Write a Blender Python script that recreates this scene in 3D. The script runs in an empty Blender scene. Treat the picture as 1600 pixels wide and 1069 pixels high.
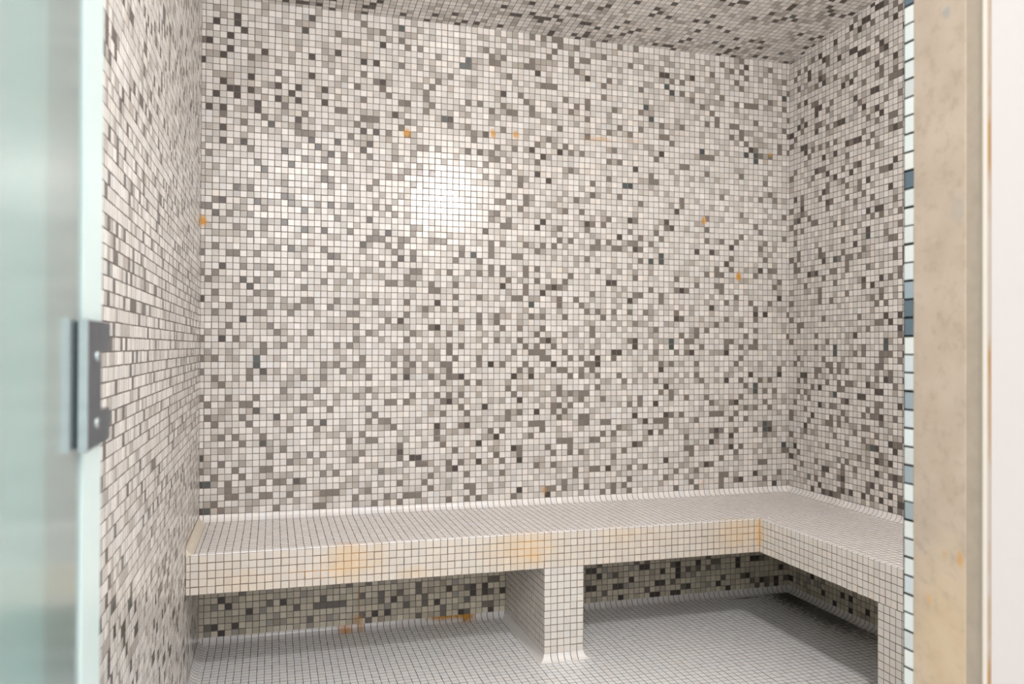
import bpy, math, random
import numpy as np
from mathutils import Matrix, Vector

# ------------------------------------------------------------------ units
T = 0.0215            # one mosaic pitch in metres; all plans below are in tile pitches
ZF = -19.4            # floor level in tile pitches (0 = first wall joint above the bench)
def W(x, y, z): return (x*T, y*T, (z-ZF)*T)
scene = bpy.context.scene
C = scene.collection
rng = np.random.default_rng(7)

# ------------------------------------------------------------------ camera
cam_d = bpy.data.cameras.new('camera'); cam = bpy.data.objects.new('camera', cam_d); C.objects.link(cam)
r_ = Vector((0.9595826, -0.28140249, 0.00372495)); u_ = Vector((-0.00518253, -0.00443565, 0.99997673))
f_ = Vector((0.28137942, 0.95957958, 0.00571475))
loc = Vector(W(10.87735, -130.48311, 25.44099))
M = Matrix(((r_.x, u_.x, -f_.x, loc.x), (r_.y, u_.y, -f_.y, loc.y), (r_.z, u_.z, -f_.z, loc.z), (0, 0, 0, 1)))
cam.matrix_world = M
cam_d.sensor_width = 36; cam_d.sensor_fit = 'HORIZONTAL'; cam_d.lens = 1274.44/1600*36
cam_d.clip_start = 0.02; cam_d.clip_end = 60
cam_d.dof.use_dof = True; cam_d.dof.focus_distance = 100*T; cam_d.dof.aperture_fstop = 6.0
scene.camera = cam

# ------------------------------------------------------------------ world, lights, exposure
wd = bpy.data.worlds.new('bathroom_daylight'); scene.world = wd; wd.use_nodes = True
bg = wd.node_tree.nodes['Background']; bg.inputs[0].default_value = (0.95, 0.975, 1.0, 1); bg.inputs[1].default_value = 1.45

def light(name, kind, pos, energy, color, size, aim=None):
    d = bpy.data.lights.new(name, kind); d.energy = energy; d.color = color
    if kind == 'AREA': d.shape = 'DISK'; d.size = size
    else: d.shadow_soft_size = size
    o = bpy.data.objects.new(name, d); C.objects.link(o); o.location = W(*pos)
    if aim: o.rotation_euler = (Vector(W(*aim))-Vector(W(*pos))).to_track_quat('-Z', 'Y').to_euler()
    return o
light('steam_room_lamp', 'POINT', (55.5, -89.5, 66.4), 30.5, (1.0, 0.985, 0.965), 2.6*T)
light('bathroom_lamp', 'AREA', (7, -154, 80), 24, (1.0, 0.985, 0.97), 62*T, (50, -20, 0))

vs = scene.view_settings
vs.view_transform = 'Standard'; vs.look = 'None'; vs.gamma = 1; vs.exposure = 0.55; vs.use_curve_mapping = False

# ------------------------------------------------------------------ helpers: materials
def lin(r, g, b):
    f = lambda c: (c/255)/12.92 if c/255 <= 0.04045 else (((c/255)+0.055)/1.055)**2.4
    return (f(r), f(g), f(b), 1)

class NT:
    def __init__(s, name):
        s.m = bpy.data.materials.new(name); s.m.use_nodes = True; s.t = s.m.node_tree
        s.b = s.t.nodes['Principled BSDF']
    def n(s, kind, **kw):
        nd = s.t.nodes.new(kind)
        for k, v in kw.items(): setattr(nd, k, v)
        return nd
    def link(s, a, b): s.t.links.new(a, b)
    def val(s, sock, v):
        if hasattr(v, 'links'): s.link(v, sock)
        else: sock.default_value = v
    def math(s, op, a, b=None, c=None, clamp=False):
        nd = s.n('ShaderNodeMath', operation=op); nd.use_clamp = clamp
        s.val(nd.inputs[0], a)
        if b is not None: s.val(nd.inputs[1], b)
        if c is not None: s.val(nd.inputs[2], c)
        return nd.outputs[0]
    def mix(s, fac, a, b, blend='MIX'):
        nd = s.n('ShaderNodeMix', data_type='RGBA', blend_type=blend)
        s.val(nd.inputs[0], fac); s.val(nd.inputs[6], a); s.val(nd.inputs[7], b)
        return nd.outputs[2]
    def pos(s):
        if not hasattr(s, '_p'): s._p = s.n('ShaderNodeNewGeometry').outputs['Position']
        return s._p
    def noise(s, scale, detail=2, vec=None, stretch=None):
        nd = s.n('ShaderNodeTexNoise'); nd.inputs['Scale'].default_value = scale; nd.inputs['Detail'].default_value = detail
        v = vec if vec is not None else s.pos()
        if stretch:
            mp = s.n('ShaderNodeMapping'); mp.inputs['Scale'].default_value = stretch; s.link(v, mp.inputs[0]); v = mp.outputs[0]
        s.link(v, nd.inputs['Vector']); return nd.outputs['Fac']
    def ramp(s, f, a, b):
        nd = s.n('ShaderNodeMapRange'); nd.inputs[1].default_value = a; nd.inputs[2].default_value = b
        s.link(f, nd.inputs[0]); return nd.outputs[0]
    def bump(s, h, strength, dist):
        nd = s.n('ShaderNodeBump'); nd.inputs['Strength'].default_value = strength; nd.inputs['Distance'].default_value = dist
        s.link(h, nd.inputs['Height']); s.link(nd.outputs[0], s.b.inputs['Normal'])
    def spot(s, centre, rad, amount, rough=0.8, nscale=70):
        """blotch of stain round one place on the tiling; rad is per axis, in tile pitches"""
        vm = s.n('ShaderNodeVectorMath', operation='SUBTRACT'); s.link(s.pos(), vm.inputs[0]); vm.inputs[1].default_value = W(*centre)
        vd = s.n('ShaderNodeVectorMath', operation='DIVIDE'); s.link(vm.outputs[0], vd.inputs[0]); vd.inputs[1].default_value = [q*T for q in rad]
        ln = s.n('ShaderNodeVectorMath', operation='LENGTH'); s.link(vd.outputs[0], ln.inputs[0])
        nz = s.math('MULTIPLY', s.math('SUBTRACT', s.noise(nscale, 4), 0.5), rough*2)
        d = s.math('ADD', ln.outputs['Value'], nz)
        return s.math('MULTIPLY', s.ramp(d, 1.05, 0.35), amount)

def stains(nt, col, spots, stain_col):
    for sp in spots:
        c = sp[4] if len(sp) > 4 else stain_col
        col = nt.mix(nt.spot(sp[0], sp[1], sp[2], sp[3]), col, c)
    return col

RUST = lin(206, 146, 52); YEL = lin(226, 186, 120); MOLD_SHADOW = lin(34, 27, 20)
def tile_material(name, spots=(), rough=0.2, ripple=0.25):
    nt = NT(name)
    at = nt.n('ShaderNodeAttribute', attribute_name='tile_colour')
    nz = nt.ramp(nt.noise(420, 3), 0.3, 0.7)
    col = nt.mix(0.06, at.outputs['Color'], nt.mix(nz, (0.25, 0.24, 0.22, 1), (1, 1, 1, 1)), 'MULTIPLY')
    col = stains(nt, col, spots, RUST)
    nt.link(col, nt.b.inputs['Base Color'])
    nt.b.inputs['Roughness'].default_value = rough
    nt.bump(nt.noise(260, 2), ripple, 0.0006)
    return nt.m
def grout_material(name, base, spots=()):
    nt = NT(name)
    col = nt.mix(nt.noise(60, 4), [c*0.75 for c in base[:3]]+[1], [min(1, c*1.25) for c in base[:3]]+[1])
    col = stains(nt, col, spots, RUST)
    nt.link(col, nt.b.inputs['Base Color']); nt.b.inputs['Roughness'].default_value = 0.85
    return nt.m
def plain(name, base, rough, metal=0.0, nscale=40, var=0.12, bump=0.0):
    nt = NT(name)
    col = nt.mix(nt.noise(nscale, 5), [c*(1-var) for c in base[:3]]+[1], [min(1, c*(1+var)) for c in base[:3]]+[1])
    nt.link(col, nt.b.inputs['Base Color']); nt.b.inputs['Roughness'].default_value = rough; nt.b.inputs['Metallic'].default_value = metal
    if bump: nt.bump(nt.noise(nscale*3, 4), bump, 0.001)
    return nt.m

# ------------------------------------------------------------------ helpers: meshes
class MB:
    def __init__(s): s.v = []; s.f = []; s.m = []; s.sm = []; s.col = []; s.n = 0
    def add(s, verts, faces, mat=0, smooth=False, cols=None):
        verts = np.asarray(verts, float).reshape(-1, 3); faces = np.asarray(faces, int).reshape(-1, 4)
        s.v.append(verts); s.f.append(faces+s.n); s.n += len(verts); k = len(faces)
        s.m.append(np.full(k, mat)); s.sm.append(np.full(k, smooth))
        s.col.append(np.ones((k, 3))*0.7 if cols is None else np.asarray(cols, float).reshape(k, 3))
    def box(s, x0, x1, y0, y1, z0, z1, mat=0, col=None):
        v = [(x, y, z) for z in (z0, z1) for y in (y0, y1) for x in (x0, x1)]
        f = [(0, 2, 3, 1), (4, 5, 7, 6), (0, 1, 5, 4), (2, 6, 7, 3), (0, 4, 6, 2), (1, 3, 7, 5)]
        s.add(v, f, mat, cols=None if col is None else [col]*6)
    def build(s, name, mats, parent=None, kind=None, origin=(0, 0, ZF)):
        V = np.concatenate(s.v); F = np.concatenate(s.f); o3 = np.array(origin, float)
        me = bpy.data.meshes.new(name)
        V = (V-o3)*T
        me.vertices.add(len(V)); me.vertices.foreach_set('co', V.ravel())
        me.loops.add(F.size); me.loops.foreach_set('vertex_index', F.ravel().astype(np.int32))
        me.polygons.add(len(F)); me.polygons.foreach_set('loop_start', np.arange(0, F.size, 4, dtype=np.int32))
        me.polygons.foreach_set('material_index', np.concatenate(s.m).astype(np.int32))
        me.polygons.foreach_set('use_smooth', np.concatenate(s.sm).astype(bool))
        for mt in mats: me.materials.append(mt)
        at = me.attributes.new('tile_colour', 'FLOAT_COLOR', 'FACE')
        cc = np.concatenate(s.col); at.data.foreach_set('color', np.c_[cc, np.ones(len(cc))].ravel())
        me.update(calc_edges=True); me.validate()
        o = bpy.data.objects.new(name, me); C.objects.link(o)
        if parent is not None:
            o.parent = parent; po = parent.get('_o', (0, 0, ZF))
            o.location = Vector(W(*origin))-Vector(W(*po))
        else: o.location = W(*origin)
        if kind: o['kind'] = kind
        return o

def empty(name, at, parent=None):
    o = bpy.data.objects.new(name, None); C.objects.link(o); o.empty_display_size = 0.05
    o['_o'] = at
    if parent is not None: o.parent = parent; o.location = Vector(W(*at))-Vector(W(*parent['_o']))
    else: o.location = W(*at)
    return o

GAP = 0.10; HGT = 0.022
def tiles(mb, org, U, V, N, ul, vl, colour, clip=None, jit=0.005, mat=1, backing=True, hgt=HGT, gap=None):
    """a field of separate pillowed mosaic tiles between the joint lines ul x vl, over a grout bed"""
    org, U, V, N = [np.array(q, float) for q in (org, U, V, N)]
    ul = np.asarray(ul, float); vl = np.asarray(vl, float)
    rev = ul[0] > ul[-1]
    if rev: ul = ul[::-1]
    rev_v = vl[0] > vl[-1]
    if rev_v: vl = vl[::-1]
    u0, v0 = np.meshgrid(ul[:-1], vl[:-1], indexing='ij'); u1, v1 = np.meshgrid(ul[1:], vl[1:], indexing='ij')
    iu, iv = np.meshgrid(np.arange(len(ul)-1), np.arange(len(vl)-1), indexing='ij')
    u0, u1, v0, v1, iu, iv = [q.ravel() for q in (u0, u1, v0, v1, iu, iv)]
    n = len(u0); g = (gap or GAP)/2
    pj = rng.normal(0, 0.012, (n, 2))
    a0, a1, b0, b1 = u0+g+pj[:, 0], u1-g+pj[:, 0], v0+g+pj[:, 1], v1-g+pj[:, 1]
    bev = 0.03
    def quad(a0, a1, b0, b1):
        q = np.stack([np.stack([a0, b0], 1), np.stack([a1, b0], 1), np.stack([a1, b1], 1), np.stack([a0, b1], 1)], 1)
        if clip is not None: q[:, :, 1] = np.minimum(q[:, :, 1], clip(q[:, :, 0]))
        return q
    qo = quad(a0, a1, b0, b1); qi = quad(a0+bev, a1-bev, b0+bev, b1-bev)
    keep = np.ones(n, bool) if clip is None else (qo[:, 2, 1]-qo[:, 1, 1] > 0.08) & (qo[:, 3, 1]-qo[:, 0, 1] > 0.08)
    tilt = rng.normal(0, jit*hgt/HGT, (n, 2)); hh = hgt+rng.normal(0, 0.1*hgt, n)
    h = hh[:, None]+tilt[:, :1]*np.array([-1, 1, 1, -1])*0.5+tilt[:, 1:]*np.array([-1, -1, 1, 1])*0.5
    P3 = lambda q, hgt: org+q[..., :1]*U+q[..., 1:]*V+hgt[..., None]*N
    vo = P3(qo, np.full((n, 4), -0.002)); vm = P3(qo, h*0.35); vi = P3(qi, h)
    verts = np.concatenate([vo, vm, vi], 1)[keep]; n2 = len(verts)
    base = np.array([[8, 9, 10, 11]]+[[4+i, 4+(i+1) % 4, 8+(i+1) % 4, 8+i] for i in range(4)]+[[i, (i+1) % 4, 4+(i+1) % 4, 4+i] for i in range(4)])
    if np.dot(np.cross(U, V), N) < 0: base = base[:, ::-1]
    faces = (base[None]+12*np.arange(n2)[:, None, None]).reshape(-1, 4)
    col = colour(len(ul)-2-iu if rev else iu, len(vl)-2-iv if rev_v else iv)[keep]
    mb.add(verts.reshape(-1, 3), faces, mat, cols=np.repeat(col, 9, 0))
    if backing:
        q = np.array([[ul[0], vl[0]], [ul[-1], vl[0]], [ul[-1], vl[-1]], [ul[0], vl[-1]]])
        if clip is not None: q[:, 1] = np.minimum(q[:, 1], clip(q[:, 0]))
        f = [[0, 1, 2, 3]] if np.dot(np.cross(U, V), N) > 0 else [[3, 2, 1, 0]]
        mb.add(org+q[:, :1]*U+q[:, 1:]*V, f, 0)

def swept(mb, lines, prof, fn, m0=0, m1=0, flip=False, gap=GAP, colour=None, mat=1, smooth=True, sgn=1):
    """quarter-round tiles: profile (a, b) swept along the joint lines; m0/m1 mitre the two ends by a"""
    prof = np.asarray(prof, float)
    L = np.asarray(lines, float)
    def strip(t0, t1, e0, e1, off, mt, c):
        P = prof.copy()
        if off:
            d = np.gradient(P, axis=0); nn = np.stack([d[:, 1], -d[:, 0]], 1); nn /= np.linalg.norm(nn, axis=1)[:, None]
            P = P+nn*off*sgn
        va = [fn(t0+e0*a, a, b) for a, b in P]; vb = [fn(t1+e1*a, a, b) for a, b in P]; k = len(P)
        f = [(i, i+1, k+i+1, k+i) for i in range(k-1)]
        if flip: f = [q[::-1] for q in f]
        mb.add(va+vb, f, mt, smooth, None if c is None else [c]*len(f))
    strip(L[0], L[-1], m0, m1, SW_OFF, 0, None)
    n = len(L)-1
    for i in range(n):
        c = colour(i) if colour else white_one()
        strip(L[i]+(gap/2 if i else 0), L[i+1]-(gap/2 if i < n-1 else 0), m0 if i == 0 else 0, m1 if i == n-1 else 0, 0, mat, c)
SW_OFF = 0.03; NOSE = -1

# tile colours -----------------------------------------------------
TONES = {'n': lin(128, 120, 113)[:3], 'k': lin(187, 179, 171)[:3], 'w': lin(226, 221, 216)[:3], 'l': lin(209, 204, 198)[:3], 'm': lin(176, 169, 161)[:3], 'd': lin(84, 77, 73)[:3], 'b': lin(84, 90, 90)[:3]}
def jitter(c, a=0.06):
    k = 1+rng.normal(0, a); t = rng.normal(0, 0.012)
    return np.clip(np.array(c)*k*np.array([1+t, 1, 1-t]), 0.005, 0.95)
def mosaic(pattern=None, p=(0.48, 0.30, 0.125, 0.09, 0.005), tint=(1, 1, 1)):
    keys = 'wlmdb'
    def fn(iu, iv):
        pick = rng.choice(5, len(iu), p=p)
        out = np.zeros((len(iu), 3))
        for k in range(len(iu)):
            c = keys[pick[k]]
            if pattern is not None:
                q = pattern(iu[k], iv[k])
                if q: c = q
                elif q is None: c = 'w' if rng.random() < 0.62 else ('l' if rng.random() < 0.9 else 'k')
            out[k] = jitter(TONES[c])*tint if c in 'wlk' else jitter(TONES[c])
        return out
    return fn
def white_one(base=(242, 238, 236)): return jitter(lin(*base)[:3], 0.03)
def whites(base=(242, 238, 236)):
    return lambda iu, iv: np.array([white_one(base) for _ in range(len(iu))]).reshape(-1, 3)

# ------------------------------------------------------------------ plan (tile pitches)
XL, XR = 0.404, 102.61        # left and right tiled walls
YF, YO = -93.4, -98.66        # front wall: inner and outer face
XJ = 44.2                     # right door jamb
BD, BX = -20.0, 83.3          # bench front edge (back run), bench front edge (right run)
BZ, BB = -1.0, -6.2           # bench seat level, bench underside
CZ = -18.4                    # top of the floor cove
ceil_z = lambda y: 78.05+0.113*(-y)

WALL_SPOTS = [((31.42, 0, 59.74), (.75, 2, .9), .95, .35), ((45.69, 0, 60.73), (.6, 2, .95), .9, .35), ((49.67, 0, 60.83), (.7, 2, .8), .8, .4),
    ((84.91, 0, 48.14), (.6, 2, .95), .95, .4), ((91.96, 0, 38.3), (.7, 2, 1.1), 1.0, .4), ((54.86, 0, 1.2), (.5, 2, .9), .5, .5),
    ((.7, 0, 44.17), (.7, 2, 1.1), 1.0, .3), ((64.5, 0, 61.3), (2.6, 2, .5), .4, .6), ((71.1, 0, 61.4), (2.4, 2, .35), .25, .6),
    ((98.45, 0, 60.9), (.45, 2, .5), .7, .4), ((85, 0, 1.3), (.6, 2, .8), .3, .5),
    ((24.1, 0, -14.6), (.3, 2, 3.0), .35, .5), ((24.0, 0, -17.8), (1.1, 2, 1.0), .5, .6)]
COVE_SPOTS = [((38.6, -.5, -18.3), (5.2, 3, .85), 1.0, .5), ((41.5, -.6, -18.7), (1.6, 3, 1), .95, .5), ((22.0, -.6, -18.9), (1.5, 3, 1.2), .8, .5, lin(222, 160, 92)),
    ((24.3, -.6, -18.6), (.8, 3, 1.2), .75, .5), ((7.5, -.5, -18.2), (3.2, 3, .6), .35, .6, YEL), ((19, -.3, -18.0), (1.8, 3, .5), .35, .6, YEL)]
BENCH_SPOTS = [((20.5, -20, -3.2), (3.2, 3, 3.8), .42, .35, YEL), ((24.5, -20, -3), (1.6, 3, 3), .25, .4, YEL), ((29.5, -20, -5.4), (2.8, 3, .9), .3, .5, YEL), ((44.5, -20, -3.3), (6.5, 3, 3.4), .28, .4, YEL),
    ((46.8, -20, -4.6), (1.4, 3, 1.3), .35, .4, YEL), ((79, -20, -3), (4.5, 3, 3.6), .28, .4, YEL), ((83.1, -20.1, -3.2), (.8, .8, 3.4), .6, .4, YEL),
    ((7, -20, -5), (5, 3, 2), .15, .5, YEL), ((60, -20, -2), (4, 3, 1.5), .15, .5, YEL)]
BG_SPOTS = [((46, -20, -3), (4, 2, 2.6), .8, .8), ((18, -20, -4.2), (6.5, 2, 1.2), .6, .8), ((21, -20, -2.6), (3.2, 2, 2.5), .5, .7), ((80, -20, -3), (3.5, 2, 2.4), .45, .8), ((83.2, -20, -3), (.6, .8, 3), .8, .3), ((64, -20, -3), (6, 2, 2.4), .25, .9),
    ((.9, -10, -1), (1.2, 11, .6), .5, .6)]
FLOOR_SPOTS = [((101.0, -3, ZF), (5, 9, 2), 1.0, .8, MOLD_SHADOW), ((100.3, -14, ZF), (4.6, 16, 2), .85, .9, MOLD_SHADOW), ((92.5, -2.0, ZF), (3.4, .45, 2), .85, 1.1, MOLD_SHADOW)]  # corner mold, with the bench shadow along the right wall painted in

M_grout = grout_material('grey_grout', lin(108, 98, 91))
M_groutw = grout_material('wall_grout', lin(126, 115, 106), WALL_SPOTS)
M_groutb = grout_material('bench_grout', lin(124, 111, 98), BG_SPOTS)
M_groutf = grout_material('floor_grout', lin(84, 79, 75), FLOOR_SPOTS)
M_tile = tile_material('mosaic_tile')
M_tileb = tile_material('mosaic_tile_rusted', WALL_SPOTS)
M_white = tile_material('white_tile', rough=.3, ripple=.1)
M_bench = tile_material('white_tile_stained', BENCH_SPOTS, rough=.3, ripple=.1)
M_cove = tile_material('cove_tile_rusted', COVE_SPOTS, rough=.16, ripple=.05)
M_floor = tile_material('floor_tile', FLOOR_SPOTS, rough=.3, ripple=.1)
M_caulk = plain('cream_caulk', lin(226, 216, 198), .45)
M_shell = plain('plaster_shell', lin(200, 192, 184), .8)

BOUNCE_TINT = (1.0, .96, .82)      # warm bounce light under the bench, painted into the pale tiles
#PATTERNS
# tile layout: for every course of tiles from the bottom up, the columns that are not pale
BACK_DARK = [[0, 55, 99], [50, 92], [95], [], [0, 14, 66, 85], [39, 77], [43, 50], [32, 33, 90], [0, 30, 49, 71, 86], [43, 90], [9, 46, 74, 87, 98], [], [36, 41, 73], [18, 71, 77], [11, 53], [8, 44, 75, 91], [38, 50], [], [77], [89], [31, 40, 49, 52, 94, 100], [9, 76], [45, 56, 64], [64], [67, 68, 82, 89], [71], [3, 55, 71], [], [36], [6, 30], [79], [95, 97], [0, 36, 86], [70], [7, 54, 100], [6, 47, 56, 80], [66, 67], [3], [], [19, 30, 96], [13, 89], [24], [71, 83, 86], [15, 18, 28, 90], [12, 44, 68], [2, 25, 53], [15, 54, 62, 78], [3, 8, 19, 70, 77], [12], [5, 79], [], [18], [9], [13, 55], [53], [12, 19], [3, 6, 17, 24, 71], [16, 20, 25, 41, 43, 54], [3, 52, 57], [10, 24, 26, 31, 76], [14, 44], [1, 3, 8, 94], [8, 29, 38], [2, 5, 11, 14, 18], [4, 5, 7, 13], [3, 11, 14, 18], [7], [16, 27, 47], [0], [3], [4, 9, 16, 24, 26], [1, 20, 53, 62], [4], [6, 27, 76, 77, 82], [2, 5, 15], [5], [16, 93], []]
BACK_DIM = [[3, 11, 17, 18, 26, 30, 38, 41, 43, 49, 65, 67, 70, 79, 83, 88], [2, 23, 28, 31, 32, 33, 42, 55, 56, 58, 62, 67, 69, 82, 88, 91, 97], [4, 5, 9, 10, 13, 18, 19, 20, 25, 35, 41, 42, 58, 70, 77, 88, 89, 100], [4, 7, 30, 34, 60, 79, 83], [4, 9, 11, 12, 15, 35, 41, 47, 60, 63, 64, 70, 73, 86, 96, 97], [2, 6, 18, 20, 27, 38, 53, 56, 88], [0, 5, 9, 10, 33, 34, 38, 40, 47, 67, 82, 91, 101, 102], [3, 13, 23, 30, 46, 50, 56, 59, 61, 69, 81, 82, 92], [10, 16, 18, 24, 39, 50, 55, 59, 72], [12, 30, 37, 57, 58, 59, 63, 64, 81, 87, 97], [6, 22, 25, 26, 36, 52, 65, 67, 76, 86, 88, 91, 95], [3, 5, 9, 24, 36, 45, 47, 54, 68, 77, 98], [13, 17, 29, 40, 52, 53, 54, 61, 62, 65, 66, 75, 76, 77, 83, 90, 93], [2, 7, 16, 25, 27, 28, 48, 57, 61, 62, 78, 80, 86, 87, 88, 91], [1, 6, 26, 37, 41, 48, 50, 56, 58, 93, 95, 98], [15, 19, 25, 40, 56, 57, 59, 70, 72, 86, 90, 97], [1, 6, 7, 28, 29, 31, 37, 61, 65, 72, 78, 81, 85, 92], [0, 4, 8, 15, 23, 32, 36, 38, 40, 49, 57, 59, 61, 62, 76, 78, 97, 99], [12, 17, 25, 48, 57, 64, 93], [3, 37, 41, 43, 69, 75, 84, 92, 96, 98], [2, 7, 15, 18, 25, 29, 35, 38, 39, 59, 61, 64, 68, 83], [0, 7, 21, 31, 38, 50, 52, 57, 58, 61, 63, 100], [18, 20, 23, 24, 29, 32, 37, 38, 43, 47, 51, 62, 63, 76, 78, 83, 91], [0, 2, 24, 31, 39, 43, 54, 55, 59, 61, 67, 92], [9, 38, 49, 52, 53, 54, 58, 63, 75, 79, 81], [9, 12, 20, 22, 38, 40, 51, 53, 56, 84, 89, 92, 94, 95], [0, 5, 23, 31, 46, 50, 54, 70, 81, 82, 89, 90, 95], [11, 16, 25, 32, 38, 53, 58, 63, 80, 83, 93, 102], [4, 10, 23, 35, 40, 47, 50, 54, 63, 75, 83, 85, 95], [28, 43, 46, 71, 87, 92], [2, 8, 9, 13, 22, 23, 31, 43, 46, 52, 54, 58, 65, 80, 89, 95], [4, 14, 19, 34, 39, 62, 64, 67, 70, 73, 79, 102], [15, 16, 20, 23, 26, 31, 57, 61, 95], [2, 8, 10, 39, 43, 49, 50, 57, 60, 76, 89, 94, 98], [15, 35, 36, 51, 63, 71, 72, 76, 91], [1, 8, 18, 28, 29, 31, 32, 35, 39, 51, 55, 57, 74, 79, 81, 88], [0, 2, 11, 31, 48, 53, 58, 83, 87, 88, 99], [6, 10, 15, 19, 32, 33, 38, 43, 45, 47, 51, 59, 71, 79, 100], [27, 29, 45, 47, 51, 53, 64, 85, 87, 88, 95], [0, 4, 5, 8, 20, 32, 39, 43, 87, 90, 98, 99], [2, 11, 15, 18, 29, 32, 40, 45, 49, 50, 62, 72], [28, 30, 40, 45, 53, 90, 97], [7, 25, 26, 27, 30, 31, 35, 36, 37, 45, 47, 51, 54, 56, 63, 64, 67, 68, 72], [5, 9, 22, 26, 32, 57, 59, 64, 66, 70, 71, 74, 96], [9, 32, 72, 76, 85, 88, 91, 97], [4, 7, 20, 47, 48, 57, 62, 70, 75, 92, 101], [0, 1, 9, 29, 31, 45, 48, 63, 65, 77, 85, 96], [2, 13, 17, 22, 26, 28, 45, 46, 66, 71, 95], [13, 50, 58, 61, 85], [7, 30, 46, 47, 51, 92, 101], [12, 19, 25, 48, 51, 60, 72, 80], [19, 26, 32, 63, 68, 80], [18, 28, 30, 46, 50, 88, 96, 99], [8, 31, 33, 35, 44, 50, 63, 98], [1, 15, 18, 21, 33, 48, 66, 74, 75], [7, 21, 25, 29, 44, 59, 74, 97], [32, 45, 46, 53, 85, 92], [33, 34, 36, 45, 66, 68, 80, 81], [14, 15, 16, 22, 46, 49, 59, 61, 75], [6, 14, 28, 42, 53, 58, 67, 84, 85, 86], [3, 9, 23, 30, 42, 55, 96, 98], [15, 24, 25, 26, 31, 38, 41, 47, 62, 78, 95, 100, 102], [12, 20, 21, 57, 66, 70, 76, 77, 93, 100], [34, 68, 72, 90, 92], [24, 30, 31, 35, 45, 48, 49, 52, 62, 76, 80, 92, 102], [28, 34, 41, 43, 47, 52, 56, 59, 85, 87, 90, 91, 101], [23, 27, 34, 51, 60, 62, 67, 72, 87, 95], [11, 26, 35, 50, 58, 62, 86, 102], [24, 36, 65, 84], [7, 38, 54, 55, 56, 82, 91, 93, 94, 95, 101], [30, 48, 65, 72, 80, 88, 98], [0, 66], [36, 45, 46, 51, 52, 60, 78, 80, 92, 102], [31, 33, 45, 47, 52, 59, 91], [20, 30, 44, 55, 59, 61, 62, 70, 86, 93, 101], [27, 56, 65, 90, 92], [24, 57, 60, 88, 98], [52, 54, 56, 57, 63, 68, 71, 92]]
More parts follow.
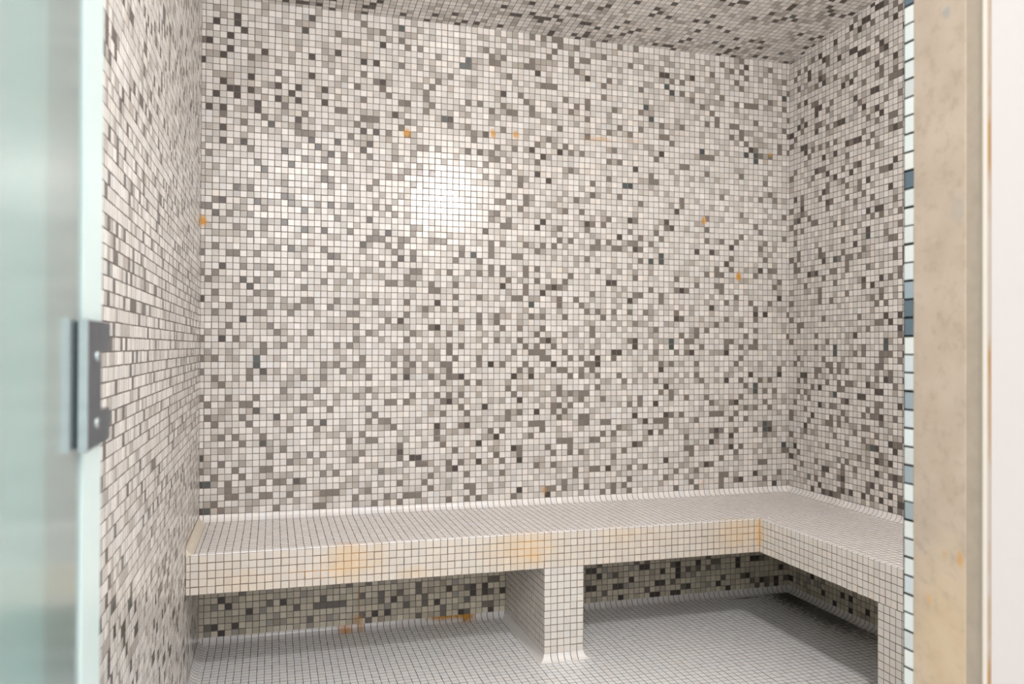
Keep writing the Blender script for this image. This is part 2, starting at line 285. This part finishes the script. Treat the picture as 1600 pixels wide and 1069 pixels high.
BACK_MID = [[5, 7, 23, 28, 33, 34, 44, 50, 57, 61, 96, 102], [1, 7, 8, 12, 14, 18, 19, 29, 45, 66, 76, 99], [24, 38, 45, 57, 62, 81, 83, 91, 96], [3, 13, 14, 21, 23, 25, 27, 38, 68, 75, 82], [2, 22, 23, 31, 45, 57, 72, 80, 81, 84], [10, 12, 13, 28, 29, 36, 44, 57, 67, 71, 91], [1, 19, 25, 26, 31, 35, 45, 54, 95, 98], [1, 6, 14, 17, 22, 42, 62, 85, 89, 96], [14, 21, 23, 45, 46, 65, 81, 83, 87, 90], [0, 3, 10, 22, 34, 67, 73, 98, 99], [10, 12, 31, 37, 44, 45, 51, 57, 73, 81, 99, 102], [2, 19, 22, 30, 33, 38, 39, 41, 57, 61, 69, 70, 96], [4, 8, 21, 28, 37, 50, 72, 82], [11, 43, 47, 58, 100], [2, 3, 13, 35, 49, 63, 84, 88, 92, 94], [3, 14, 35, 54, 62, 68, 87, 101], [4, 17, 18, 20, 32, 39, 45, 47, 56, 58, 60, 70, 95, 99], [12, 13, 16, 20, 24, 26, 34, 43, 54, 55, 58, 60, 94], [21, 24, 29, 40, 50, 51, 52, 62, 69, 85], [2, 12, 13, 18, 48, 65, 66, 71, 77, 78, 80, 83, 87], [5, 9, 13, 22, 36, 50, 54, 62, 73, 79, 81, 89, 90], [11, 14, 15, 18, 23, 32, 35, 37, 55, 72, 83, 87, 90, 92], [19, 31, 34, 77, 80, 96, 101], [1, 4, 5, 21, 28, 29, 33, 35, 36, 48, 74, 75], [1, 4, 8, 20, 29, 30, 31, 35, 36, 70, 86, 87, 88, 93, 100], [11, 15, 33, 35, 44, 64, 73, 75, 81], [7, 13, 15, 27, 43, 48, 56, 64, 75, 76, 77], [1, 3, 26, 33, 36, 44, 46, 74, 75, 82], [21, 27, 29, 30, 31, 43, 60, 67, 74, 82, 101], [40, 45, 50, 62, 63, 68, 72, 73, 77, 101], [17, 27, 28, 34, 45, 48, 53, 67, 74, 84, 92], [10, 12, 13, 33, 35, 37, 47, 51, 54, 57, 74, 82, 86], [2, 7, 10, 12, 25, 28, 74, 82, 91, 100, 101], [9, 24, 26, 32, 46, 52, 53, 56, 67, 71, 85, 91], [5, 20, 48, 68, 86], [10, 20, 21, 58, 69, 100], [14, 22, 24, 27, 32, 39, 50, 56], [8, 9, 21, 24, 25, 36, 41, 55, 66, 92, 93], [6, 15, 16, 68, 71, 74, 98], [14, 25, 60, 67, 70, 74, 93], [9, 10, 14, 24, 56, 60, 82, 99], [10, 12, 16, 25, 35, 38, 54, 63], [2, 3, 5, 9, 14, 19, 20, 52, 58, 69, 75, 87, 96, 98], [6, 16, 38, 40, 50, 69, 99], [3, 10, 11, 23, 33, 36, 56, 63, 99], [6, 35, 56], [5, 6, 17, 27, 38, 46, 61, 75, 81], [6, 9, 10, 11, 14, 21, 51, 53, 55, 63, 65, 76, 84], [7, 26, 29, 31, 35, 43, 48, 57, 65, 71, 88, 92, 93, 97, 99], [6, 12, 15, 16, 19, 27, 31, 34, 41, 55, 56], [0, 7, 11, 31, 34, 40, 41, 42, 49, 52, 57, 61, 62, 78, 86, 89, 97], [9, 12, 34, 58, 64, 83, 99], [0, 2, 29, 33, 61, 66, 75, 77, 92, 94, 101], [19, 22, 25, 28, 30, 32, 37, 46, 51, 74, 89, 97], [16, 35, 47, 58, 72, 73], [0, 18, 30, 32, 37, 41, 42, 49, 58, 60, 79, 82, 84, 87], [1, 5, 12, 14, 29, 48, 51, 78, 97], [6, 23, 24, 29, 40, 44, 47, 55, 67, 91, 98], [7, 9, 11, 25, 28, 32, 51], [13, 18, 32, 54, 56, 66, 74, 83], [11, 16, 25, 33, 41, 43, 51, 54, 73, 74, 87, 97], [6, 12, 32, 40, 51, 52], [7, 26, 30, 45, 69, 91, 96, 97], [0, 9, 12, 31, 38, 41, 45, 46, 49, 54, 56, 60, 76, 84, 95], [0, 8, 17, 40, 47, 53, 66, 72, 74, 77, 79, 93, 94, 98], [4, 9, 10, 60, 66, 79], [2, 3, 4, 12, 20, 46, 52, 55, 56, 73, 74, 83, 99], [21, 28, 32, 33, 46, 74, 93], [19, 28, 34, 41, 42, 73, 85, 91], [1, 2, 8, 9, 11, 13, 18, 36, 41, 42, 49, 53, 78, 81, 85, 87, 88, 97, 98], [13, 19, 33, 35, 47, 55, 82, 95, 99], [3, 6, 8, 14, 18, 24, 33, 42, 61, 68, 73, 74, 84, 87, 96, 97], [14, 42, 49, 50, 53, 61, 76, 87, 90, 100], [1, 21, 22, 23, 40, 46, 53, 54, 55, 56, 66, 68, 79, 81, 86], [12, 25, 28, 40, 43, 46, 73, 74, 76, 89, 96, 99, 100], [3, 14, 16, 25, 31, 35, 40, 48, 50, 51, 59, 63, 64, 71, 72, 77, 78, 89, 97], [2, 29, 33, 43, 44, 54, 58, 59, 67, 76, 77, 85, 97], [9, 17, 23, 46, 49, 62, 82, 91]]
BACK_BLUISH = [[1], [], [], [], [1], [], [], [101], [], [], [97], [97], [], [], [], [], [], [95], [95], [], [], [], [8], [8], [], [78], [78], [], [], [], [], [], [52], [], [], [], [], [], [], [], [42, 74, 76], [76], [], [], [], [], [], [], [], [], [], [], [], [69, 70], [], [], [], [], [], [95], [84, 93, 95], [], [37], [], [], [74], [], [73], [], [], [78], [40, 41, 77, 101], [41], [], [], [], [30], []]
RIGHT_DARK = [[6, 9, 11, 25], [8, 14, 16, 19, 23, 27], [25], [14, 21], [9, 10], [0, 22, 26], [], [1, 22, 25], [], [22, 26], [25], [4], [], [6], [23], [8], [15, 27], [18, 19], [8, 22, 23], [20], [3, 4, 24], [], [], [], [], [], [], [17], [27], [25], [24, 27], [], [], [], [], [21], [19, 23], [], [5, 7], [], [9], [], [17], [], [20], [], [], [20, 22, 23], [2], [], [3, 10, 25], [], [1, 9, 20], [25], [12, 16, 26], [10, 18], [7], [], [9, 12], [15, 17, 18, 26], [4], [3, 4], [23], [7, 13, 14, 22], [0, 19], [2, 4], [7, 17, 21, 22], [7, 8], [], [4, 14, 16], [22, 26], [9], [8, 24], [5, 18, 19, 23], [5, 13, 16, 17], [9], [8, 26], [12, 18], [16, 19, 20], [22, 23]]
RIGHT_DIM = [[10, 12, 13, 27], [13, 21], [5, 7, 14, 20, 27], [1, 9, 13, 20, 23], [3, 14, 26], [7, 14, 17, 25, 27], [2, 13, 15], [18, 23], [10, 23], [0, 15, 20], [4, 12, 19, 26, 27], [17, 22], [0, 5, 10, 11, 13, 19, 20], [0, 11, 13, 15, 23], [4, 14, 19, 21, 22, 26], [1, 11, 12, 20, 22], [5, 14, 22, 23], [2, 4], [6, 13, 14], [2, 4, 10, 13, 15, 16, 26], [7, 22, 25], [7, 8, 11, 13, 15, 25], [1, 10, 11, 13, 18, 22, 23], [2, 9, 23, 27], [17, 19, 23, 24, 25], [7, 19], [0, 10], [7, 27], [2, 20], [2, 3, 22, 23], [0, 9, 18], [], [22, 24], [0, 8, 11, 21, 23], [8, 15, 23], [8, 19], [4, 12, 25, 27], [9, 27], [6, 11, 12, 15, 20], [1, 2, 15, 26], [1, 13, 15, 16, 18, 26], [0, 2, 8, 9, 14, 19], [2, 8, 25, 26], [14, 24], [1, 17, 27], [], [1, 3, 12, 14, 21, 23, 27], [0, 6, 7], [1, 5, 26], [3, 10, 17, 21], [0, 11, 15, 19], [3, 8, 18], [3, 10, 15, 18], [10, 14, 23, 24], [21], [6, 14, 17], [0, 8, 9], [1, 15, 22], [20], [5, 16, 21, 25, 27], [6, 8, 10, 12, 19], [22, 25, 26], [0, 20], [1, 10, 12], [3, 7, 8, 24, 27], [18], [3, 10], [11, 25, 26, 27], [6, 7, 19, 23, 26], [2, 23], [15, 17], [7, 12], [2, 9, 23], [8, 20], [1, 10, 22], [2, 4, 10], [6], [21, 24, 27], [26], [17, 24]]
RIGHT_MID = [[21], [4, 15], [], [], [13, 17], [1, 10, 23], [20], [5, 16, 20, 24], [24], [3], [6, 7, 21], [7, 11, 26], [9, 16, 17, 25], [], [], [9], [], [5, 11], [26], [17, 21, 22], [12, 20], [22, 24], [3, 14], [14, 24], [4], [9, 16, 27], [25], [15], [18], [], [], [6, 21], [13], [7, 20, 26], [12, 26], [0, 4, 5], [18], [2, 14], [1, 21, 23], [6], [19], [20], [11, 19], [7, 19], [24], [11, 18], [19, 25], [11], [14, 17, 22], [1, 2, 4, 26], [], [17, 21], [7], [13], [5, 11, 18], [9], [15, 21], [11, 23], [4, 14, 22], [10], [25], [6], [10, 11], [16, 19, 21], [9, 17], [3], [19, 25], [16], [9, 13, 22], [26], [14], [5, 6, 10, 20, 24], [4, 18], [14], [], [14, 15, 20], [5, 12, 17], [15], [], []]
RIGHT_BLUISH = [[], [], [], [], [], [], [], [], [], [21], [], [], [], [], [], [], [], [12], [], [], [], [], [], [], [12], [12, 24], [24], [], [], [], [], [], [], [], [], [], [], [], [], [], [12], [], [], [20], [], [], [], [], [], [], [], [], [], [], [], [], [], [], [], [], [], [], [], [], [], [], [], [], [], [], [], [], [], [], [], [], [], [], [], []]
LOW_DARK = [[3, 40, 45, 68, 74, 75, 78, 79, 89, 99], [2, 5, 26, 28, 81, 87, 96, 99], [36, 62, 63, 67, 68, 75, 76, 93], [7, 29, 42, 44, 47, 70, 79, 100], [4, 12, 38, 42, 44, 64, 76, 79, 91], [3, 62, 63, 72, 73, 79, 83, 91, 94, 95], []]
LOW_DIM = [[25, 33, 37, 41, 95, 97], [1, 16, 24, 37, 44, 45, 65, 73, 80, 94, 97, 101], [31, 34, 41, 78, 88, 92], [14, 17, 18, 19, 20, 21, 27, 34, 45], [10, 18, 24, 27, 30, 33, 41, 67, 81, 83, 85], [33, 45, 46, 78, 86, 87, 96], [6, 22, 25, 64, 71, 73, 85]]
LOW_MID = [[1, 5, 16, 63], [10, 12, 19, 85], [7, 11, 28, 69], [9, 31, 39, 62, 80, 82], [2, 48, 66, 87], [15, 39, 65, 70], [10, 19, 27, 29, 36]]
LOW_BLUISH = [[], [], [], [], [], [], []]
def pattern(dark, dim, mid, bluish, width=999):
    look = {}
    for tone, rows in (('d', dark), ('n', dim), ('m', mid), ('b', bluish)):
        for iv, cols in enumerate(rows):
            for iu in cols: look[(iu, iv)] = tone
    def f(iu, iv):
        if iv >= len(dark) or iu >= width: return ''
        return look.get((int(iu), int(iv)))
    return f
PAT_BACK = pattern(BACK_DARK, BACK_DIM, BACK_MID, BACK_BLUISH)
PAT_RIGHT = pattern(RIGHT_DARK, RIGHT_DIM, RIGHT_MID, RIGHT_BLUISH, 28)
PAT_LOW = pattern(LOW_DARK, LOW_DIM, LOW_MID, LOW_BLUISH)

# ------------------------------------------------------------------ structure
X_lines = np.r_[XL, np.arange(1, 103), XR]
Y_right = np.r_[0, -(1.35+np.arange(0, 92)), YF]
Y_left = np.r_[0, -(0.6+np.arange(0, 93)), YF]
X_low = np.r_[XL, 1.14+np.arange(0, 53), 54.43+np.arange(48), XR]
low_rows = -18.5+np.arange(0, 18)                       # under the bench
up_rows = np.arange(0, 90)

mb = MB()
mb.box(XL-4, XR+4, 0.002, 4, ZF-4, 92, 0)
tiles(mb, (0, 0, 0), (1, 0, 0), (0, 0, 1), (0, -1, 0), X_lines, np.r_[np.arange(0, 78), 78.2], mosaic(PAT_BACK))
tiles(mb, (0, 0, 0), (1, 0, 0), (0, 0, 1), (0, -1, 0), X_low, low_rows, mosaic(PAT_LOW, tint=BOUNCE_TINT))
wall_back = mb.build('wall_back', [M_groutw, M_tileb], kind='structure', origin=(51, 2, ZF))

mb = MB()
mb.box(XL-4, XL-0.002, YO, 4, ZF-4, 92, 0)
left_rows = np.r_[CZ, np.arange(-18, 90)]
tiles(mb, (XL, 0, 0), (0, 1, 0), (0, 0, 1), (1, 0, 0), Y_left, left_rows, mosaic(p=(.32, .40, .18, .095, .005)), clip=ceil_z)
wall_left = mb.build('wall_left', [M_grout, M_tile], kind='structure', origin=(XL-2, -47, ZF))

mb = MB()
mb.box(XR+0.002, XR+4, YF-0.5, 4, ZF-4, 92, 0)
tiles(mb, (XR, 0, 0), (0, 1, 0), (0, 0, 1), (-1, 0, 0), Y_right, up_rows, mosaic(PAT_RIGHT), clip=ceil_z)
tiles(mb, (XR, 0, 0), (0, 1, 0), (0, 0, 1), (-1, 0, 0), Y_right, low_rows, mosaic(tint=BOUNCE_TINT))
wall_right = mb.build('wall_right', [M_grout, M_tile], kind='structure', origin=(XR+2, -47, ZF))

mb = MB()
ang = math.atan(0.113); cv = np.array([0, -math.cos(ang), math.sin(ang)]); cn = np.array([0, -math.sin(ang), -math.cos(ang)])
co = np.array([0, 0, 78.05])
tiles(mb, co, (1, 0, 0), cv, cn, X_lines, np.r_[0, .9+np.arange(0, 94)], mosaic())
a = [co+np.array([x, 0, 0])+cv*s-cn*h for h in (0.003, 3) for x, s in ((XL, 0), (XR, 0), (XR, 100), (XL, 100))]
mb.add(a, [(0, 1, 2, 3), (7, 6, 5, 4), (0, 4, 5, 1), (1, 5, 6, 2), (2, 6, 7, 3), (3, 7, 4, 0)], 0)
ceiling = mb.build('ceiling', [M_grout, M_tile], kind='structure', origin=(51, -47, 82))

mb = MB()
mb.box(XL-4, XR+4, -99, 4, ZF-4, ZF-0.003, 0)
mb.box(XL-40, XR+4, -175, -99, ZF-4, ZF-0.003, 2)
fx = np.r_[XL+1.0, np.arange(2, 102), XR-1.0]; fy = np.r_[-1.05, -(2.05+np.arange(0, 92)), YF]
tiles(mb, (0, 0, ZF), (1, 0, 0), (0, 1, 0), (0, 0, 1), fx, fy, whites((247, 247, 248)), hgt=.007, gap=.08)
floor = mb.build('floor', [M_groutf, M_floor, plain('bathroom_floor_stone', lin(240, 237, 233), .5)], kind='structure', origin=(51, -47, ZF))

# front wall with the door opening (nib on the left behind the glass door, stone-lined jamb on the right)
mb = MB()
OT = 80.0
XN = 3.5
mb.box(44.75, XR+4, YO, YF, ZF, 92, 0)
mb.box(XL-4, XN, YO, YF, ZF, 92, 0)
mb.box(XN, 44.75, YO, YF, OT, 92, 0)
M_paint = plain('white_painted_wall', lin(158, 151, 147), .6, nscale=60, var=.02, bump=.1)
wall_front = mb.build('wall_front', [M_paint], kind='structure', origin=(70, -96, ZF))

# coves between floor and walls: quarter rounds, radius about one tile
arc = [(0.04+1.02*(1-math.cos(t)), 1.02*(1-math.sin(t))) for t in np.linspace(0, math.pi/2, 9)]   # a = out from wall, b = up from floor
arc = [(a, b) for a, b in arc]
# a: at t=0 -> wall side top (b=1.02); at t=90 -> floor side (a=1.06, b=0)
mb = MB(); swept(mb, X_lines, arc, lambda t, a, b: (t, -a, ZF+b), 1, -1)
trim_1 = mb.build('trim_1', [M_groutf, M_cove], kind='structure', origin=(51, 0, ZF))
mb = MB(); swept(mb, -Y_left, arc, lambda t, a, b: (XL+a, -t, ZF+b), 1, 0, flip=False)
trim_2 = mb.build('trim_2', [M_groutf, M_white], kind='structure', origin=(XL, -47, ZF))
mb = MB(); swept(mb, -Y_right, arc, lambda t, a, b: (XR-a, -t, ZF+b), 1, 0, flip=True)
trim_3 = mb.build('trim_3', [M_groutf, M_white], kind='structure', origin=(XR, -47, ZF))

# right jamb: one column of mosaic, a beige stone lining, a white edge bead and the caulk joint
mb = MB()
mb.box(XJ+0.05, 44.75, -94.2, YF-0.002, ZF, OT, 0)
jl = 43.227-np.arange(-37, 64)*1.0073
strip_col = {-2: 'b', 8: 'b', 14: 'm', 15: 'b', 16: 'b', 19: 'l', 20: 'm', 21: 'l', 24: 'm', 26: 'm', 30: 'l'}
SB = {'w': lin(216, 219, 216)[:3], 'l': lin(202, 206, 206)[:3], 'm': lin(152, 163, 168)[:3], 'b': lin(92, 108, 119)[:3]}
def scol(iu, iv): return np.array([jitter(SB[strip_col.get(int(k)-37, 'w' if (int(k)*7) % 5 else 'l')], .03) for k in iv])
tiles(mb, (XJ+0.05, 0, 0), (0, 1, 0), (0, 0, 1), (-1, 0, 0), [-94.2, -93.42], jl, scol, gap=.11)
trim_4 = mb.build('trim_4', [M_grout, M_white], kind='structure', origin=(XJ+.2, -93.8, ZF))

nt = NT('beige_marble_lining')
n1 = nt.noise(22, 6); n2 = nt.noise(90, 5); n3 = nt.noise(9, 3)
c = nt.mix(nt.ramp(n1, .35, .7), lin(188, 170, 153), lin(177, 158, 140))
c = nt.mix(nt.math('MULTIPLY', nt.ramp(n2, .5, .75), .5), c, lin(156, 138, 118))
c = nt.mix(nt.math('MULTIPLY', nt.ramp(n3, .5, .75), .4), c, lin(160, 147, 132))
for sp in [((XJ, -97.3, 14.8), (2, .25, .5), .7, .4, lin(196, 140, 60)), ((XJ, -95.3, 12.2), (2, .3, .35), .5, .4, lin(206, 150, 80)), ((XJ, -96.3, 14.8), (2, .2, .3), .4, .4, lin(196, 140, 60)),
           ((XJ, -97.2, 32.5), (2, .6, 1.0), .35, .6, lin(150, 146, 142)), ((XJ, -96.4, 42.8), (2, .35, .35), .5, .5, lin(140, 146, 150)), ((XJ, -96.4, 10), (3, 3, 6), .3, .4, lin(224, 192, 142))]:
    c = nt.mix(nt.spot(*sp[:4], nscale=90), c, sp[4])
nt.link(c, nt.b.inputs['Base Color']); nt.b.inputs['Roughness'].default_value = .45
M_stone = nt.m
M_stoneg = plain('grey_stone_band', lin(164, 150, 134), .5, nscale=60, var=.15)
mb = MB()
mb.box(XJ, 44.75, -97.62, -94.2, ZF, OT, 0)
trim_5 = mb.build('trim_5', [M_stone], kind='structure', origin=(XJ+.2, -96, ZF))
mb = MB()
mb.box(XJ+.06, 44.75, -98.62, -97.62, ZF, OT, 0)
trim_6 = mb.build('trim_6', [M_stoneg], kind='structure', origin=(XJ+.2, -98, ZF))
mb = MB()
mb.box(XJ-.02, XJ+.25, -98.71, -98.6, ZF, OT, 0)
M_bead = plain('white_edge_bead', lin(163, 154, 142), .35, var=.03)
trim_7 = mb.build('trim_7', [M_bead], kind='structure', origin=(XJ+.1, -98.8, ZF))
nt = NT('stained_caulk')
c = nt.mix(nt.ramp(nt.noise(30, 4, stretch=(1, 1, .35)), .45, .62), lin(143, 131, 119), lin(134, 101, 64))
nt.link(c, nt.b.inputs['Base Color']); nt.b.inputs['Roughness'].default_value = .7
mb = MB()
mb.box(XJ+.25, XJ+.56, -98.64, -98.5, ZF, OT, 0)
trim_8 = mb.build('trim_8', [nt.m], kind='structure', origin=(XJ+.4, -98.6, ZF))

mb = MB()
mb.box(2.6, 4.03, -103.4, YO-.02, ZF, OT, 0)  # block added behind the pane to make the dark band in the glass
M_added_backing = plain('grey_green_added_backing', lin(84, 136, 132), .5, .0)
added_backing = mb.build('added_backing', [M_added_backing], kind='structure', origin=(3.3, -102, ZF))

# ------------------------------------------------------------------ the tiled bench
bench = empty('steam_room_bench', (60, -10, ZF))
bench['label'] = 'L-shaped white mosaic bench built along the back and right walls'; bench['category'] = 'bench'
BXs = np.r_[1.45, np.arange(2, 102), 101.55]
By = -np.linspace(1.05, -BD-0.2, 20)
mb = MB()
mb.box(XL+.06, XR-.06, BD+.05, -.06, BB+.05, BZ-.05, 0)
mb.box(BX+.05, XR-.06, YF+.06, BD+.05, BB+.05, BZ-.05, 0)
zt = BZ-HGT
tiles(mb, (0, 0, zt), (1, 0, 0), (0, 1, 0), (0, 0, 1), BXs, By[::-1], whites(), hgt=.008)
rx = np.r_[BX+.2, np.arange(84.3, 101.2), 101.55]; ry = np.r_[YF+.06, np.arange(YF+.4, BD-.2), BD+.2]
tiles(mb, (0, 0, zt), (1, 0, 0), (0, 1, 0), (0, 0, 1), rx, ry, whites(), hgt=.008)
M_soffit = plain('bench_soffit', lin(205, 196, 176), .6)
seat = mb.build('seat', [M_groutb, M_bench], bench, origin=(60, -10, BB))
# fascias: five rows of tile under a small rounded edge
fz = np.linspace(BB, BZ-.2, 6)
nose = [(-0.2*(1-math.cos(t)) , -0.2+0.2*math.sin(t)) for t in np.linspace(0, math.pi/2, 5)]   # a back from face, b below seat level
fX = np.r_[XL+.06, 1+1.0045*np.arange(0, 82), BX]
mb = MB()
mb.box(XL+.06, BX-.02, BD+.06, BD+.5, BB, BZ-.1, 0)
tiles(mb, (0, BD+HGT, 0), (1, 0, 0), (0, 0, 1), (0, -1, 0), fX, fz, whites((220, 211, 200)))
swept(mb, fX, nose, lambda t, a, b: (t, BD-a, BZ+b), 0, 0, flip=True, sgn=NOSE)
mb.build('fascia', [M_groutb, M_bench], bench, origin=(42, BD, BB))
mb = MB()
fY = -np.r_[-BD, np.arange(-BD+1, -YF-.1, 1.0), -YF-.06]
mb.box(BX+.06, BX+.5, YF+.06, BD+.02, BB, BZ-.1, 0)
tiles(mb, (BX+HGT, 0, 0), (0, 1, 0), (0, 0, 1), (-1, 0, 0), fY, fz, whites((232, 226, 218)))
swept(mb, -fY, nose, lambda t, a, b: (BX-a, -t, BZ+b), 0, 0, flip=True, sgn=NOSE)
mb.build('fascia', [M_groutb, M_bench], bench, origin=(BX, -56, BB))
# coves where the seat meets the walls
barc = [(0.085+0.96*(1-math.cos(t)), 1.0*(1-math.sin(t))) for t in np.linspace(0, math.pi/2, 9)]
mb = MB(); swept(mb, X_lines, barc, lambda t, a, b: (t, -a, BZ+b), 1, -1)
mb.build('wall_cove', [M_groutb, M_bench], bench, origin=(51, 0, BZ))
mb = MB(); swept(mb, np.r_[-Y_right[:-1], -YF-.06], barc, lambda t, a, b: (XR-a, -t, BZ+b), 1, 0, flip=True)
mb.build('wall_cove', [M_groutb, M_bench], bench, origin=(XR, -47, BZ))
mb = MB(); swept(mb, [0, -BD+.02], barc, lambda t, a, b: (XL+a, -t, BZ+b), 1, 0)
# plain cream filler, no joints; closed at its rounded front end
k = len(barc); va = [(XL+a, BD-.02, BZ+b) for a, b in barc]+[(XL+.06, BD-.02, BZ-.3)]
for i in range(k-1): mb.add([va[i], va[i+1], va[k], va[k]], [(0, 1, 2, 3)], 1)
o = mb.build('wall_cove', [M_caulk, M_caulk], bench, origin=(XL, -10, BZ))
o['label'] = 'plain cream cove without joints at the left wall'

def pillar(x0, x1, y0, y1, front, xl, yl, name_origin):
    """tiled support under the bench: y0 is the front; tiles on the sides that show"""
    mb = MB(); z1 = BB
    mb.box(x0+.05, x1-.05, y0+.05, y1, ZF, z1+.04, 0)
    zl = np.r_[CZ+.0, np.linspace(CZ+1, z1, 12)]
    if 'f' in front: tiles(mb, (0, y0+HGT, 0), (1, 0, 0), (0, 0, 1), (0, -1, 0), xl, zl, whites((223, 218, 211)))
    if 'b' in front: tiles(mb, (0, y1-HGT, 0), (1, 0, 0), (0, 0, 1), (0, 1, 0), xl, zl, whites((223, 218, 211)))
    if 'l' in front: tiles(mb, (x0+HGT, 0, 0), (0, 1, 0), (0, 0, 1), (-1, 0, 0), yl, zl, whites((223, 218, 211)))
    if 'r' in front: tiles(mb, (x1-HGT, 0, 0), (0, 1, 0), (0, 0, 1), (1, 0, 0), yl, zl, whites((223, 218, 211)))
    p = mb.build('support_pillar', [M_groutb, M_white], bench, origin=name_origin)
    p['_o'] = name_origin
    c = MB(); ar = [(a-.04, b) for a, b in arc]
    xs = np.asarray(xl, float); ys = -np.asarray(yl, float)
    if 'f' in front: swept(c, xs, ar, lambda t, a, b: (t, y0-a, ZF+b), -1 if 'l' in front else 0, 1 if 'r' in front else 0)
    if 'b' in front: swept(c, xs, ar, lambda t, a, b: (t, y1+a, ZF+b), -1 if 'l' in front else 0, 1 if 'r' in front else 0, flip=True)
    if 'l' in front: swept(c, np.sort(ys) if len(xl) > 8 else [ys.min(), ys.max()], ar, lambda t, a, b: (x0-a, -t, ZF+b), -1 if 'b' in front else 0, 1 if 'f' in front else 0, flip=True)
    if 'r' in front: swept(c, np.sort(ys), ar, lambda t, a, b: (x1+a, -t, ZF+b), -1 if 'b' in front else 0, 1 if 'f' in front else 0)
    c.build('base_cove', [M_groutf, M_white], p, origin=name_origin)
    return p
p = pillar(48.2, 54.2, BD, -.1, 'flr', 48.2+np.arange(0, 7), -np.r_[.1, np.arange(1, 21)], (51, -10, ZF))
p['label'] = 'support in the middle of the back run'
p = pillar(BX, XR-.1, -52.0, -45.7, 'lfb', np.r_[BX, np.arange(84.3, 102), XR-.1], -np.r_[45.7, np.arange(46.75, 52), 52.0], (93, -49, ZF))
p['label'] = 'support under the right run beside the doorway'

# ------------------------------------------------------------------ glass door, swung open towards the camera
door = empty('door_1', (4.8, -97, ZF)); door['kind'] = 'structure'
door['label'] = 'frosted green glass door standing open at the left of the doorway'
nt = NT('frosted_glass')
b = nt.b; b.inputs['Base Color'].default_value = (.76, .88, .85, 1); b.inputs['Roughness'].default_value = .16
b.inputs['Coat Weight'].default_value = .5; b.inputs['Coat Roughness'].default_value = .12
b.inputs['Transmission Weight'].default_value = .85; b.inputs['IOR'].default_value = 1.45
nt.bump(nt.noise(900, 2), .1, .0003)
M_glass = nt.m
nt = NT('clear_vinyl_seal'); b = nt.b; b.inputs['Base Color'].default_value = (.86, .95, .93, 1); b.inputs['Roughness'].default_value = .3
b.inputs['Transmission Weight'].default_value = .25
nt.link(nt.mix(nt.noise(40, 2), (.64, .76, .74, 1), (.7, .8, .77, 1)), b.inputs['Base Color'])
M_seal = nt.m
M_chrome = plain('worn_chrome', lin(170, 178, 178), .3, 1.0, 120, .15)
M_dark = plain('tarnished_chrome', lin(92, 98, 106), .38, .8, 90, .35, .15)
M_gask = plain('dark_gasket', lin(40, 54, 66), .6)
gx0, gx1 = 4.15, 4.62
mb = MB(); mb.box(gx0, gx1, -136, -96.9, ZF+.5, 78)
pane = mb.build('pane', [M_glass], door, origin=(4.4, -116, ZF))
for z0, z1 in ((ZF+.6, 21.95), (26.26, 78)):
    mb = MB(); mb.box(gx1+.003, gx1+.1, -99.8, -96.85, z0, z1)
    mb.build('edge_seal', [M_seal], door, origin=(gx1, -98.3, z0))
hinge = empty('hinge', (4.8, -98, 24), door); hinge['label'] = 'tarnished chrome hinge clamp with a notched edge'
def plate(x0, x1, name, mats):
    # notched plate: outline in (y, z), bevelled by hand
    zt, zb, yl, yr, yn, n0, n1 = 26.28, 21.93, -100.6, -96.75, -98.35, 23.1, 25.2
    rects = [(yl, yn, zb, zt), (yn, yr, n1, zt), (yn, yr, zb, n0)]
    mb = MB()
    for y0, y1, z0, z1 in rects: mb.box(x0, x1, y0, y1, z0, z1)
    o = mb.build(name, mats, hinge, origin=((x0+x1)/2, -98, 24))
    return o
o = plate(gx1+.14, gx1+.38, 'clamp_plate', [M_dark])
o = plate(gx0-.44, gx0-.14, 'clamp_plate', [M_dark])
for x0, x1 in ((gx1, gx1+.14), (gx0-.14, gx0)):
    mb = MB(); mb.box(x0, x1, -100.5, -98.4, 22.0, 26.2); mb.build('gasket', [M_gask], hinge, origin=((x0+x1)/2, -98.4, 24))
mb = MB(); mb.box(gx1+.12, gx1+.4, -100.72, -100.58, 21.9, 26.31); o = mb.build('edge_cap', [M_chrome], hinge, origin=(gx1+.3, -100.6, 24)); o['label'] = 'bright chrome edge of the plate'
def disc(name, x0, x1, y, z, rad, mat):
    mb = MB(); n = 16
    ring = lambda x, q: [(x, y+q*math.cos(2*math.pi*i/n), z+q*math.sin(2*math.pi*i/n)) for i in range(n)]
    v = ring(x0, rad)+ring(x1-.02, rad)+ring(x1, rad*.75)+ring(x1, rad*.3)+ring(x1-.03, .001)
    f = [(j*n+i, j*n+(i+1) % n, (j+1)*n+(i+1) % n, (j+1)*n+i) for j in range(4) for i in range(n)]
    mb.add(v, f, 0, True); return mb.build(name, [mat], hinge, origin=(x0, y, z))
for z in (25.05, 22.72): disc('screw', gx1+.37, gx1+.45, -99.1, z, .2, M_chrome)
